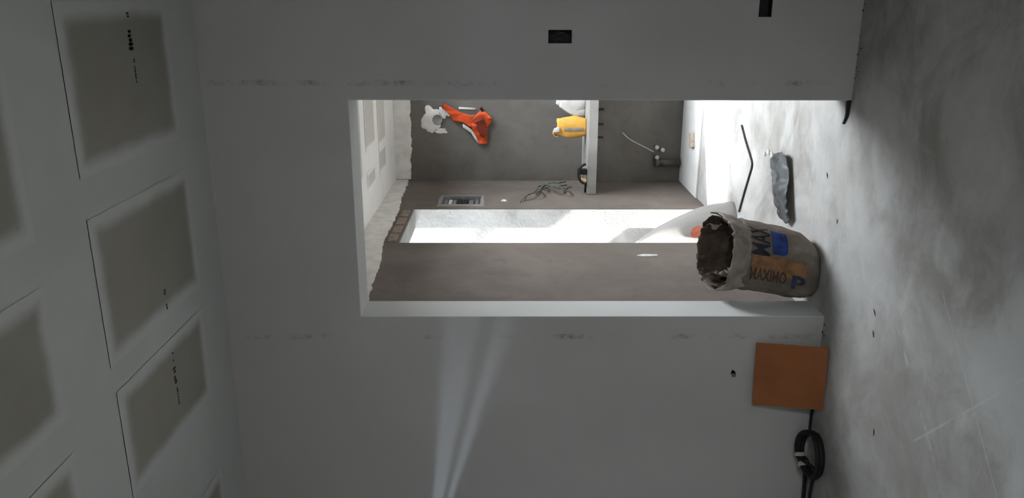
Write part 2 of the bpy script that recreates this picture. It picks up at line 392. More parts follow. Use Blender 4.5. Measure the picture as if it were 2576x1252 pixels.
Zc = CH - 0.002
bds = {}
for nm, (x0, x1, y0, y1) in dict(
        a=(-0.51, -0.005, 2.325, 3.085), b=(-1.125, -0.635, 2.325, 3.105), c=(-1.61, -1.215, 2.335, 3.085), f=(-2.62, -1.965, 2.335, 3.09),
        d=(-1.15, -0.745, 1.25, 2.055), e=(-1.62, -1.26, 1.25, 2.055), g=(-0.62, -0.14, 1.25, 2.055)).items():
    bds[nm] = board(ceil, x0, x1, y0, y1, Zc)
def prints(bd, marks):
    parts = []
    for x0, x1, y, h in marks:
        n = max(2, int((x0 - x1) / 0.012))
        for i in range(n):
            a = x0 + (x1 - x0) * i / n; b = x0 + (x1 - x0) * (i + random.uniform(0.6, 0.98)) / n
            y1 = y + random.uniform(-0.12, 0.12) * h; hh = h * random.uniform(0.6, 1.0)
            parts.append(boxv(b, a, y1 - hh / 2, y1 + hh / 2, Zc - 0.0006, Zc - 0.0001))
    v, f = join(parts); tag(mk('print_mark', v, f, 'debris', bd), 'faded dark factory print')
prints(bds['a'], [(-0.040, -0.060, 2.776, 0.02), (-0.097, -0.165, 2.770, 0.034), (-0.097, -0.165, 2.770, 0.020), (-0.19, -0.205, 2.778, 0.012), (-0.215, -0.275, 2.776, 0.010)])
prints(bds['b'], [(-1.02, -1.04, 2.771, 0.016), (-1.075, -1.10, 2.772, 0.012)])
prints(bds['c'], [(-1.27, -1.278, 2.768, 0.012), (-1.30, -1.31, 2.766, 0.012), (-1.330, -1.358, 2.767, 0.026), (-1.365, -1.40, 2.762, 0.020), (-1.415, -1.49, 2.766, 0.011)])
Zf = FCH - 0.002
for x0, x1, y0, y1 in ((-0.945, -0.16, 5.165, 5.54), (-1.215, -1.09, 5.165, 5.50), (-1.00, -0.16, 5.685, 6.03), (-1.20, -1.03, 5.685, 6.0), (-1.10, -0.16, 4.45, 5.02)):
    board(fc, x0, x1, y0, y1, Zf, 0.035, mat='board_far')

# ------------------------------------------------------------------ ragged plaster bands and bricks of the far walls
def ragged(name, pts_lo, ztop, fn, thick, parent, mat='white_plaster', amp=0.014, n=90, seed=0.0):
    """Band between a broken lower edge and ztop; fn(a, z, depth)."""
    V, F = [], []
    for i in range(n + 1):
        t = i / n * (len(pts_lo) - 1); q = min(int(t), len(pts_lo) - 2); w = t - q
        a = pts_lo[q][0] * (1 - w) + pts_lo[q + 1][0] * w; z = pts_lo[q][1] * (1 - w) + pts_lo[q + 1][1] * w
        z += amp * (noise.noise(Vector((a * 14, seed, 0))) + 0.6 * noise.noise(Vector((a * 40, seed, 5))))
        V += [fn(a, z, thick), fn(a, ztop, thick), fn(a, z - 0.003, 0), fn(a, ztop, 0)]
    for i in range(n):
        a, b = 4 * i, 4 * i + 4
        F += [(a, b, b + 1, a + 1), (a, a + 2, b + 2, b), (a + 1, b + 1, b + 3, a + 3), (a + 2, a + 3, b + 3, b + 2)]
    F += [(0, 1, 3, 2), (4 * n, 4 * n + 2, 4 * n + 3, 4 * n + 1)]
    return mk(name, V, F, mat, parent)
ragged('plaster_band', [(3.56, 2.10), (3.75, 2.135), (4.0, 2.15), (4.35, 2.16), (4.7, 2.205), (5.1, 2.205), (5.5, 2.21), (5.9, 2.24), (6.48, 2.255)], FCH - 0.001, lambda a, z, d: (XL + d, a, z), 0.012, fl, seed=1.0)
ragged('plaster_band', [(XL + 0.013, 2.24), (-1.1, 2.225), (-0.9, 2.225), (-0.6, 2.22), (0.3, 2.22)], FCH - 0.001, lambda a, z, d: (a, YB - d, z), 0.012, fb, seed=4.0)
for y0, y1 in ((4.735, 4.90), (4.925, 5.10), (5.13, 5.30), (5.33, 5.50)):
    box('brick', (XL - 0.05, XL + 0.008, y0, y1, 2.125, 2.182), 'brick', fl, 0.006)
def splat(name, cx_, cz_, rx, rz, fn, thick, parent, mat, n=28, amp=0.3, seed=0.0):
    V, F = [fn(cx_, cz_, thick)], []
    for rr, d in ((0.65, thick), (0.92, thick * 0.8), (1.0, 0.0)):
        for j in range(n):
            an = 2 * math.pi * j / n; w = 1 + amp * noise.noise(Vector((math.cos(an) * 1.7, math.sin(an) * 1.7, seed))) + amp * 0.4 * noise.noise(Vector((math.cos(an) * 6, math.sin(an) * 6, seed)))
            V.append(fn(cx_ + math.cos(an) * rx * rr * w, cz_ + math.sin(an) * rz * rr * w, d))
    for j in range(n):
        b = (j + 1) % n; F.append((0, 1 + j, 1 + b))
        for q in (0, 1): F.append((1 + q * n + j, 1 + q * n + b, 1 + (q + 1) * n + b, 1 + (q + 1) * n + j))
    F.append(tuple(1 + 2 * n + j for j in range(n)))
    return mk(name, V, F, mat, parent, smooth=True)
fbk = lambda a, z, d: (a, YB - d, z)
flk = lambda a, z, d: (XL + d, a, z)
splat('plaster_patch', -0.925, 2.055, 0.105, 0.075, fbk, 0.012, fb, 'white_plaster', seed=2.0, amp=0.45)
splat('plaster_patch', -0.865, 1.945, 0.055, 0.05, fbk, 0.010, fb, 'white_plaster', seed=6.0, amp=0.5)
splat('plaster_patch', -1.02, 1.975, 0.02, 0.055, fbk, 0.006, fb, 'white_plaster', seed=9.0, amp=0.5)
splat('plaster_chip', 4.458, 0.612, 0.022, 0.060, flk, 0.006, fl, 'chip', seed=3.0)
splat('plaster_chip', 5.80, 1.462, 0.035, 0.022, flk, 0.006, fl, 'chip', seed=5.0)
# mortar collar round the distribution box
def collar(a0, a1, b0, b1, w, fn, parent, mat, seed):
    V, F = [], []; n = 48
    for j in range(n):
        an = 2 * math.pi * j / n; c, s = math.cos(an), math.sin(an); q = max(abs(c), abs(s))
        ia, ib = c / q, s / q; ww = w * (1 + 0.6 * noise.noise(Vector((c * 2.5, s * 2.5, seed))))
        ac, bc, ha, hb = (a0 + a1) / 2, (b0 + b1) / 2, (a1 - a0) / 2, (b1 - b0) / 2
        V += [fn(ac + ia * ha, bc + ib * hb, 0.008), fn(ac + ia * (ha + ww * 0.7), bc + ib * (hb + ww * 0.7), 0.008), fn(ac + ia * (ha + ww), bc + ib * (hb + ww), 0.0), fn(ac + ia * ha, bc + ib * hb, 0.0)]
    for j in range(n):
        b = (j + 1) % n
        for q in range(4): F.append((4 * j + q, 4 * b + q, 4 * b + (q + 1) % 4, 4 * j + (q + 1) % 4))
    return mk('mortar_collar', V, F, mat, parent)
db = thing('distribution_box', 'grey electrical distribution box set in the brown wall beyond the tall opening', 'electrical box', (XL - 0.07, 5.795, 1.635))
v, f = join([boxv(XL - 0.069, XL - 0.064, 5.667, 5.923, 1.637, 1.923), boxv(XL - 0.069, XL + 0.002, 5.667, 5.673, 1.637, 1.923), boxv(XL - 0.069, XL + 0.002, 5.917, 5.923, 1.637, 1.923), boxv(XL - 0.069, XL + 0.002, 5.673, 5.917, 1.637, 1.643), boxv(XL - 0.069, XL + 0.002, 5.673, 5.917, 1.917, 1.923)])
mk('housing', v, f, 'steel', db)
for i, (z0, z1, m_) in enumerate(((1.885, 1.912, 'steel'), (1.852, 1.878, 'wire_pale'), (1.82, 1.846, 'steel'), (1.775, 1.812, 'dark_box'), (1.735, 1.765, 'dark_box'), (1.69, 1.725, 'steel'), (1.652, 1.68, 'steel'))):
    box('breaker', (XL - 0.063, XL - 0.012 - 0.004 * (i % 3), 5.69 + 0.01 * (i % 2), 5.90, z0, z1), m_, db, 0.003)
collar(5.665, 5.925, 1.635, 1.925, 0.028, flk, fl, 'slab', 3.0)

# ------------------------------------------------------------------ worktop and what stands on it
wt = box('worktop', (XL + 0.002, 0.10, 6.0, YB - 0.002, 0.755, 0.826), 'slab', bevel=0.006)
tag(wt, 'pale concrete worktop slab along the far wall', 'worktop')
def sack_mesh(name, cx_, cy_, z0, hx_, hy_, h, lean, mat, seed, parent, topfold=0.35, n=28, m=16):
    V, F = [], []
    for i in range(m + 1):
        t = i / m
        wx = hx_ * (0.86 + 0.20 * math.sin(math.pi * min(1, t * 1.1)))
        wy = hy_ * (1 - topfold * t ** 1.6) * (0.85 + 0.25 * math.sin(math.pi * min(1, 0.15 + t)))
        for j in range(n):
            an = 2 * math.pi * j / n; c, s = math.cos(an), math.sin(an); e = 0.6
            x = math.copysign(abs(c) ** e, c) * wx; y = math.copysign(abs(s) ** e, s) * wy
            w = 1 + 0.10 * noise.noise(Vector((c * 2 + seed, s * 2, t * 4))) + 0.05 * noise.noise(Vector((c * 6, s * 6 + seed, t * 10)))
            zz = z0 + h * t + (0.03 * h * noise.noise(Vector((c * 3, s * 3 + seed, 1))) if i > 0 else 0) * t * 2
            V.append((cx_ + x * w + lean[0] * t * t, cy_ + y * w + lean[1] * t, zz))
    for i in range(m):
        for j in range(n): F.append((i * n + j, i * n + (j + 1) % n, (i + 1) * n + (j + 1) % n, (i + 1) * n + j))
    F.append(tuple(range(n))); c = len(V); tp = [Vector(q) for q in V[-n:]]; V.append(sum(tp, Vector()) / n - Vector((0, 0, 0.012)))
    for j in range(n): F.append((m * n + j, m * n + (j + 1) % n, c))
    return mk(name, V, F, mat, parent, smooth=True)
ys = thing('paper_sack', 'small yellow-orange paper sack standing on the pale worktop', 'sack', (-0.945, 6.22, 0.826))
yb = sack_mesh('body', -0.942, 6.22, 0.826, 0.078, 0.055, 0.225, (0.0, 0.0), 'yellow_paper', 2.0, ys)
def front_strip(name, x0, x1, z0, z1, y, mat, parent, bulge=0.01):
    V, F = [], []; n = 8
    for i in range(n + 1):
        for j in range(4):
            x = x0 + (x1 - x0) * i / n; z = z0 + (z1 - z0) * j / 3; V.append((x, y - bulge * (1 - ((i / n) * 2 - 1) ** 2), z))
    for i in range(n):
        for j in range(3): F.append((i * 4 + j, i * 4 + 4 + j, i * 4 + 5 + j, i * 4 + 1 + j))
    return mk(name, V, F, mat, parent, recalc=False)
front_strip('printed_band', -0.968, -0.940, 0.85, 1.00, 6.160, 'grey_print', ys, 0.004)
# folded top flap of the yellow sack, curled to the left
fv = []
for i in range(9):
    an = math.radians(-30 + 230 * i / 8); fv.append((-0.985 + 0.028 * math.cos(an), 0.028 * math.sin(an) + 1.055))
V, F = [], []
for x, z in fv:
    for y in (6.175, 6.205, 6.235, 6.26): V.append((x, y, z + 0.006 * noise.noise(Vector((x * 30, y * 20, z * 30)))))
for i in range(8):
    for j in range(3): F.append((i * 4 + j, i * 4 + 4 + j, i * 4 + 5 + j, i * 4 + 1 + j))
fo = mk('rolled_flap', V, F, 'yellow_paper', ys, smooth=True); md = fo.modifiers.new('thick', 'SOLIDIFY'); md.thickness = 0.004
sack_mesh('torn_corner', -0.955, 6.175, 1.035, 0.018, 0.010, 0.045, (-0.01, 0), 'white_paper', 5.0, ys)
ws = thing('paper_sack', 'crumpled grey-white paper sack behind the yellow sack on the worktop', 'sack', (-0.75, 6.36, 0.826))
sack_mesh('body', -0.745, 6.36, 0.826, 0.105, 0.065, 0.225, (0.055, 0.0), 'white_paper', 8.0, ws)
sack_mesh('folded_side', -0.845, 6.335, 0.826, 0.038, 0.035, 0.20, (0.075, 0.0), 'white_paper', 11.0, ws)
# clamp-like black fitting at the left end of the worktop
cl = thing('edge_clamp', 'small black clamp with a pale yellow knob gripping the worktop corner', 'clamp', (-1.27, 5.99, 0.83))
arc = [(-1.19 - 0.075 * (1 - math.cos(math.radians(a))) , 5.985, 0.832 + 0.055 * math.sin(math.radians(a))) for a in range(0, 181, 15)]
tube('bow', [(x, y, z + 0.008) for x, y, z in arc], 0.010, 'black', cl)
box('jaw', (-1.275, -1.235, 6.005, 6.06, 0.8275, 0.90), 'black', cl, 0.005)
box('pad', (-1.318, -1.276, 6.005, 6.05, 0.8275, 0.862), 'grey_print', cl, 0.006)
v, f = lathe([(0.004, -0.01), (0.020, -0.008), (0.024, 0.0), (0.020, 0.008), (0.004, 0.010)], (-1.322, 6.012, 0.853), (0, 1, 0)); mk('knob', v, f, 'knob', cl, smooth=True)
tube('bar', [(-1.335, 6.03, 0.836), (-1.42, 6.03, 0.836)], 0.008, 'black', cl)

# fittings and waste pipe below the worktop
vp = thing('waste_pipe', 'dark waste pipe stub low on the wall below the worktop', 'pipe', (-1.27, 6.46, 0.015))
tube('pipe', [(-1.27, 6.462, 0.02), (-1.27, 6.462, 0.20)], 0.026, 'wire_grey', vp, 16)
v, f = lathe([(0.026, 0), (0.034, 0.002), (0.034, 0.03), (0.026, 0.032)], (-1.27, 6.462, 0.195), (0, 0, 1)); mk('collar', v, f, 'wire_grey', vp, smooth=True)
for i, (x, z) in enumerate(((-1.143, 0.22), (-1.226, 0.215), (-1.165, 0.172))):
    tv = thing('stub_fitting', ('pale capped water stub nearest the middle of the wall below the worktop', 'pale capped water stub beside the dark waste pipe', 'lowest pale capped water stub below the worktop')[i], 'pipe fitting', (x, YB, z), 'water stubs below the worktop')
    v, f = lathe([(0.016, 0), (0.016, 0.02), (0.011, 0.022), (0.011, 0.05), (0.006, 0.055)], (x, YB, z), (0, -1, 0), 14); mk('stub', v, f, 'steel', tv, smooth=True)
    v, f = lathe([(0.018, 0.044), (0.018, 0.056), (0.008, 0.060)], (x, YB, z), (0, -1, 0), 14); mk('cap', v, f, 'wire_pale', tv, smooth=True)
lw = thing('loose_wire', 'thin pale wire drooping from the wall below the worktop', 'wire', (-1.08, 6.49, 0.5))
tube('wire', smoothpath([(-1.03, 6.497, 0.50), (-1.08, 6.46, 0.44), (-1.14, 6.44, 0.32), (-1.18, 6.45, 0.245)]), 0.004, 'wire_pale', lw, 8)
for i, (x, z) in enumerate(((-0.842, 0.70), (-0.961, 0.69), (-1.068, 0.68))):
    hk = thing('bracket', ('dark steel bracket under the worktop, below the grey-white sack', 'dark steel bracket under the worktop, middle of three', 'dark steel bracket under the worktop, nearest the clamp')[i], 'bracket', (x, YB, z), 'worktop brackets')
    v, f = join([boxv(x - 0.009, x + 0.009, YB - 0.12, YB - 0.004, 0.747, 0.7545), boxv(x - 0.009, x + 0.009, YB - 0.008, YB - 0.001, 0.655, 0.747)]); mk('angle', v, f, 'rust', hk)
    tube('strut', [(x, YB - 0.010, 0.67), (x, YB - 0.08, 0.744)], 0.004, 'rust', hk, 8)

# ------------------------------------------------------------------ on the far wall: capped pipe and orange plastic
cp = thing('capped_pipe', 'round grey pipe end in white plaster on the far wall', 'pipe', (-0.924, YB, 2.0))
v, f = lathe([(0.041, 0.008), (0.041, 0.022), (0.036, 0.024), (0.036, 0.016), (0.002, 0.016)], (-0.924, YB, 2.003), (0, -1, 0), 28); mk('rim', v, f, 'slab', cp, smooth=True)
def sheet(name, outline, fn, mat, parent, depth=0.02, seed=0.0, thick=0.004, fold=(8, 20), cuts=3):
    """Crumpled sheet cut to an outline (a, b), pushed out of its plane by folds; real thickness."""
    bm = bmesh.new(); vs = [bm.verts.new((a, b, 0)) for a, b in outline]; fc_ = bm.faces.new(vs)
    bmesh.ops.triangulate(bm, faces=[fc_])
    for _ in range(cuts): bmesh.ops.subdivide_edges(bm, edges=list(bm.edges), cuts=1, use_grid_fill=True); bmesh.ops.triangulate(bm, faces=list(bm.faces))
    V = []; bm.verts.index_update()
    for q in bm.verts:
        a, b = q.co.x, q.co.y
        d = depth * (0.75 + 0.9 * noise.noise(Vector((a * fold[0], b * fold[0], seed))) + 0.6 * abs(noise.noise(Vector((a * fold[1], b * fold[1] * 0.4, seed + 3)))))
        V.append(fn(a, b, max(0.005, d)))
    F = [tuple(q.index for q in fa.verts) for fa in bm.faces]; bm.free()
    o = mk(name, V, F, mat, parent, smooth=True)
    md = o.modifiers.new('thickness', 'SOLIDIFY'); md.thickness = thick; md.offset = 1
    return o
og = thing('orange_plastic', 'torn orange plastic hanging in a bunch on the far wall', 'plastic scrap', (-0.9, YB, 1.56))
sheet('hanging_strip', [(-0.790, 1.955), (-0.815, 1.905), (-0.862, 1.825), (-0.885, 1.74), (-0.880, 1.66), (-0.940, 1.66), (-0.985, 1.735), (-0.945, 1.80), (-0.930, 1.88), (-0.865, 1.915), (-0.835, 1.955)], fbk, 'rag', og, 0.03, 1.0)
sheet('fork', [(-0.872, 1.685), (-0.842, 1.645), (-0.868, 1.600), (-0.910, 1.562), (-0.965, 1.578), (-0.985, 1.60), (-1.05, 1.600), (-1.118, 1.602), (-1.118, 1.668), (-1.06, 1.690), (-1.0, 1.725), (-0.935, 1.735)], fbk, 'rag', og, 0.045, 4.0)
sheet('shadowed_fold', [(-0.93, 1.69), (-0.905, 1.63), (-0.96, 1.61), (-1.06, 1.625), (-1.05, 1.655), (-0.99, 1.68)], lambda a, z, d: (a, YB - 0.035 - d, z), 'rag_dark', og, 0.02, 7.0)  # shade in the fold put into its colour
sheet('pale_edge', [(-0.955, 1.80), (-0.985, 1.80), (-1.03, 1.735), (-1.085, 1.70), (-1.115, 1.675), (-1.10, 1.665), (-1.05, 1.69), (-0.995, 1.735)], lambda a, z, d: (a, YB - 0.012 - d, z), 'white_paper', og, 0.012, 9.0, cuts=2)
sheet('dark_tip', [(-0.815, 1.645), (-0.830, 1.662), (-0.860, 1.645), (-0.845, 1.625)], lambda a, z, d: (a, YB - 0.02 - d, z), 'black', og, 0.012, 2.0, cuts=2)
sheet('pale_edge', [(-0.822, 1.83), (-0.84, 1.83), (-0.845, 1.70), (-0.83, 1.69)], fbk, 'white_paper', og, 0.01, 5.0, cuts=2)
sheet('dark_tip', [(-0.785, 1.955), (-0.80, 1.93), (-0.84, 1.935), (-0.83, 1.965)], lambda a, z, d: (a, YB - 0.02 - d, z), 'rag_dark', og, 0.014, 2.0, cuts=2)

# ------------------------------------------------------------------ tangle of wires out of the brown wall
tw = thing('wire_tangle', 'tangle of green and grey wires sticking out of the brown wall', 'wires', (XL, 5.95, 1.15))
paths = [
    [(0.0, 5.74, 1.345), (0.03, 5.80, 1.31), (0.035, 5.90, 1.25), (0.03, 6.0, 1.215), (0.02, 6.10, 1.20)],
    [(0.0, 5.80, 1.31), (0.04, 5.83, 1.285), (0.05, 5.86, 1.22), (0.05, 5.95, 1.19), (0.03, 6.12, 1.20), (0.02, 6.22, 1.17)],
    [(0.0, 6.22, 1.18), (0.04, 6.16, 1.13), (0.06, 6.06, 1.10), (0.06, 6.0, 1.06), (0.04, 6.12, 1.02), (0.02, 6.25, 0.965)],
    [(0.0, 6.18, 1.16), (0.05, 6.05, 1.12), (0.07, 5.96, 1.07), (0.07, 5.92, 1.01), (0.05, 6.0, 0.985), (0.03, 6.12, 0.99), (0.05, 6.0, 1.04)],
    [(0.0, 6.2, 1.17), (0.05, 6.2, 1.10), (0.06, 6.15, 1.03), (0.05, 6.25, 0.97), (0.04, 6.30, 1.01)],
    [(0.0, 5.98, 1.22), (0.05, 6.02, 1.175), (0.05, 6.10, 1.15), (0.03, 6.2, 1.14)]]
for i, q in enumerate(paths):
    tube('wire', smoothpath([(XL + a, b, c) for a, b, c in q]), 0.005, 'wire_green' if i > 1 else 'wire_grey', tw, 8)

# ------------------------------------------------------------------ switch and socket boxes in the near wall
def wall_box(name, label, b, pale):
    x0, x1, z0, z1 = b; o = thing(name, label, 'electrical box', ((x0 + x1) / 2, YW, z0)); e = 0.0008; d = 0.048
    v, f = join([boxv(x0 + e, x1 - e, YW + d - 0.002, YW + d, z0 + e, z1 - e), boxv(x0 + e, x0 + 0.002, YW + 0.002, YW + d, z0 + e, z1 - e), boxv(x1 - 0.002, x1 - e, YW + 0.002, YW + d, z0 + e, z1 - e),
                 boxv(x0 + 0.002, x1 - 0.002, YW + 0.002, YW + d, z0 + e, z0 + 0.002), boxv(x0 + 0.002, x1 - 0.002, YW + 0.002, YW + d, z1 - 0.002, z1 - e)])
    mk('housing', v, f, 'dark_box', o)
    for pts in pale: tube('wire', smoothpath(pts), 0.0013, 'wire_grey', o, 6)
    return o
wall_box('switch_box', 'empty upright black switch box beside the doorway', SW,
         [[(-0.125, YW + 0.045, 1.20), (-0.135, YW + 0.02, 1.235), (-0.147, YW + 0.012, 1.258), (-0.153, YW + 0.015, 1.24), (-0.152, YW + 0.03, 1.215)], [(-0.13, YW + 0.04, 1.255), (-0.124, YW + 0.015, 1.225), (-0.128, YW + 0.02, 1.205), (-0.14, YW + 0.04, 1.195)]])
wall_box('socket_box', 'empty sideways black socket box low on the wall near the frame edge', SO, [[(0.0, YW + 0.045, 0.375), (0.01, YW + 0.02, 0.40), (0.02, YW + 0.04, 0.41)]])

# ------------------------------------------------------------------ terracotta tile leaning on the wall
tl = thing('floor_tile', 'square terracotta tile leaning against the near wall', 'tile', (-1.62, 3.28, 0.0))
B0, B1 = Vector((-1.473, 3.262, 0.003)), Vector((-1.772, 3.238, 0.003)); T0 = Vector((-1.487, 3.345, 0.300)); T1 = T0 + (B1 - B0)
nrm = (B1 - B0).cross(T0 - B0).normalized()
if nrm.y > 0: nrm = -nrm
def slab(a, b, c, d, t0, t1):
    V = [q + nrm * t0 for q in (a, b, c, d)] + [q + nrm * t1 for q in (a, b, c, d)]
    return V, [(0, 1, 2, 3), (4, 7, 6, 5), (0, 4, 5, 1), (1, 5, 6, 2), (2, 6, 7, 3), (3, 7, 4, 0)]
v, f = slab(B0, B1, T1, T0, 0, 0.009); ob = mk('body', v, f, 'terra_edge', tl)
bm = bmesh.new(); bm.from_mesh(ob.data); bmesh.ops.bevel(bm, geom=list(bm.edges), offset=0.0025, segments=2, affect='EDGES'); bm.to_mesh(ob.data); bm.free()
ins = 0.004; cc = (B0 + B1 + T0 + T1) / 4
v, f = slab(*[q + (cc - q).normalized() * ins for q in (B0, B1, T1, T0)], 0.0091, 0.0099); mk('glazed_face', v, f, 'terracotta', tl)
sc = cc + Vector((0.015, 0, -0.01)); ex = (B0 - B1).normalized(); ez = (T0 - B0).normalized()
v, f = slab(sc + ex * 0.010 + ez * 0.018, sc + ex * 0.013 + ez * 0.018, sc - ex * 0.010 - ez * 0.008, sc - ex * 0.014 - ez * 0.008, 0.0099, 0.0102); mk('scratch', v, f, 'tape', tl)

# ------------------------------------------------------------------ coil of black cable by the wall
cc_ = thing('cable_coil', 'coil of black cable with two pale tape bands at the foot of the wall', 'cable', (-1.99, 3.22, 0.0))
def ringpt(an, r, lift):
    # ring nearly flat on the floor, its far side propped on the wall's foot
    lx, ly = r * math.cos(an), r * math.sin(an)
    return Vector((-1.995 + lx * 0.98, 3.222 + ly * 0.92, 0.014 + lift + max(0, ly) * 0.28))
tr_ = []
turns = 4
for i in range(turns * 40 + 1):
    an = 2 * math.pi * i / 40 + 2.2; tr_.append(ringpt(an, 0.098 + 0.006 * math.sin(i * 0.31) + 0.004 * (i // 40 % 2), 0.010 * (i / 40) * 0.8))
tube('turns', tr_, 0.0105, 'black', cc_, 8)
tube('tail', smoothpath([tr_[0], (-2.09, 3.305, 0.012), (-2.15, 3.325, 0.010), (-2.22, 3.318, 0.009), (-2.30, 3.31, 0.009), (-2.5, 3.30, 0.009), (-2.7, 3.30, 0.009)]), 0.0085, 'black', cc_, 8)
tube('tail', smoothpath([tr_[-1], (-2.06, 3.19, 0.018), (-2.14, 3.235, 0.010), (-2.24, 3.245, 0.009), (-2.34, 3.22, 0.009), (-2.5, 3.2, 0.009)]), 0.0075, 'black', cc_, 8)
tube('tail', smoothpath([(-1.93, 3.31, 0.02), (-1.90, 3.335, 0.010), (-1.85, 3.34, 0.008), (-1.80, 3.335, 0.008)]), 0.0065, 'black', cc_, 8)
for an in (2.05, 2.55):
    c = ringpt(an, 0.101, 0.016); t = Vector((-math.sin(an), math.cos(an), 0))
    tube('tape_band', [c - t * 0.009, c + t * 0.009], 0.026, 'tape', cc_, 14)

# ------------------------------------------------------------------ torn paper sack in the doorway
ZS = [0.0, 0.02, 0.06, 0.15, 0.25, 0.35, 0.42, 0.49]
XC = [-1.205, -1.20, -1.187, -1.168, -1.150, -1.135, -1.128, -1.122]
HX = [0.100, 0.128, 0.150, 0.160, 0.160, 0.158, 0.160, 0.168]
HY = [0.105, 0.122, 0.130, 0.130, 0.127, 0.125, 0.128, 0.135]
YC = [3.560, 3.560, 3.560, 3.562, 3.565, 3.570, 3.575, 3.580]
def lerp(L, z):
    z = max(ZS[0], min(ZS[-1], z))
    for i in range(len(ZS) - 1):
        if z <= ZS[i + 1]:
            w = (z - ZS[i]) / (ZS[i + 1] - ZS[i]); return L[i] * (1 - w) + L[i + 1] * w
    return L[-1]
def sackpt(an, z, off=0.0):
    c, s = math.cos(an), math.sin(an); e = 0.72
    hx_, hy_ = lerp(HX, z), lerp(HY, z)
    w = 1 + 0.030 * noise.noise(Vector((c * 1.6, s * 1.6, z * 7))) + 0.026 * noise.noise(Vector((c * 4, s * 4, z * 15 + 4))) + 0.012 * noise.noise(Vector((c * 9, s * 9, z * 30)))
    w += 0.035 * math.exp(-((z - 0.335) / 0.012) ** 2)
    if off < 0: w += 0.05 * noise.noise(Vector((c * 5 + 3, s * 5, z * 9)))
    x = math.copysign(abs(c) ** e, c) * (hx_ * w + off); y = math.copysign(abs(s) ** e, s) * (hy_ * w + off)
    return Vector((lerp(XC, z) + x, lerp(YC, z) + y, z))
def rim(an):
    # torn rim: high at the back left, dipping to the front right
    c, s = math.cos(an), math.sin(an)
    return 0.460 + 0.044 * s - 0.020 * c + 0.010 * noise.noise(Vector((c * 3, s * 3, 7))) + 0.012 * noise.noise(Vector((c * 8, s * 8, 3)))
ps = thing('cement_sack', 'torn open brown paper sack with blue and black print in the doorway', 'sack', (-1.19, 3.56, 0.0))
N, Mz = 96, 44
V, F = [], []
for i in range(Mz + 1):
    for j in range(N):
        an = 2 * math.pi * j / N; V.append(sackpt(an, rim(an) * (i / Mz) ** 0.85))
for i in range(Mz):
    for j in range(N): F.append((i * N + j, i * N + (j + 1) % N, (i + 1) * N + (j + 1) % N, (i + 1) * N + j))
F.append(tuple(range(N)))
sack_body = mk('body', V, F, 'kraft', ps, smooth=True)
V, F = [], []
for i in range(25):
    t = i / 24
    for j in range(N):
        an = 2 * math.pi * j / N; z = rim(an) - 0.001 - (rim(an) - 0.13) * t
        q = sackpt(an, z, -0.004 - 0.02 * math.sin(math.pi * min(1, t * 1.3)))
        V.append(q)
for i in range(24):
    for j in range(N): F.append((i * N + j, i * N + (j + 1) % N, (i + 1) * N + (j + 1) % N, (i + 1) * N + j))
F.append(tuple(24 * N + j for j in range(N)))
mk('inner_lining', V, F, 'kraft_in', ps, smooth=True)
# crumpled inner ply standing inside the mouth
def ply(name, a0, a1, inset, drop0, rise, mat, seed):
    V, F = [], []; n, m = 30, 10
    for i in range(n + 1):
        an = a0 + (a1 - a0) * i / n
        for j in range(m + 1):
            t = j / m; z = rim(an) - drop0 + (drop0 + rise + 0.02 * noise.noise(Vector((an * 3, seed, 0)))) * t
            q = sackpt(an, min(z, 0.49), -inset - 0.03 * noise.noise(Vector((an * 3.5, t * 3, seed))) - 0.018 * noise.noise(Vector((an * 9, t * 5, seed + 2)))); q.z = z
            V.append(q)
    for i in range(n):
        for j in range(m): a = i * (m + 1) + j; F.append((a, a + m + 1, a + m + 2, a + 1))
    o = mk(name, V, F, mat, ps, smooth=True); md = o.modifiers.new('thick', 'SOLIDIFY'); md.thickness = 0.002; return o
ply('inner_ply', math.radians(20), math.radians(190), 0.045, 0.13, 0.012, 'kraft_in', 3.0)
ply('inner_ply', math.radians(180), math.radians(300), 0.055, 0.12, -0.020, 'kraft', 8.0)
# cuff folded outwards over the rim
V, F = [], []
na = 100; cuff = []
for i in range(na + 1):
    an = math.radians(150 + 245 * i / na)
    low = 0.082 + 0.022 * noise.noise(Vector((an * 2.2, 1, 0))) + 0.010 * noise.noise(Vector((an * 7, 1, 4)))
    if an < math.radians(205): low *= 0.35 + 0.65 * max(0, (an - math.radians(150)) / math.radians(55))
    for j in range(8):
        t = j / 7; z = rim(an) + 0.004 - (low * t if j else 0)
        q = sackpt(an, min(z, 0.49), 0.005 + 0.010 * math.sin(math.pi * min(1, 0.25 + t * 0.75)) + 0.005 * noise.noise(Vector((an * 6, t * 4, 2)))); q.z = z; V.append(q)
for i in range(na):
    for j in range(7): a = i * 8 + j; F.append((a, a + 8, a + 9, a + 1))
o = mk('folded_cuff', V, F, 'kraft_cuff', ps, smooth=True); md = o.modifiers.new('thick', 'SOLIDIFY'); md.thickness = 0.0022; md.offset = 1
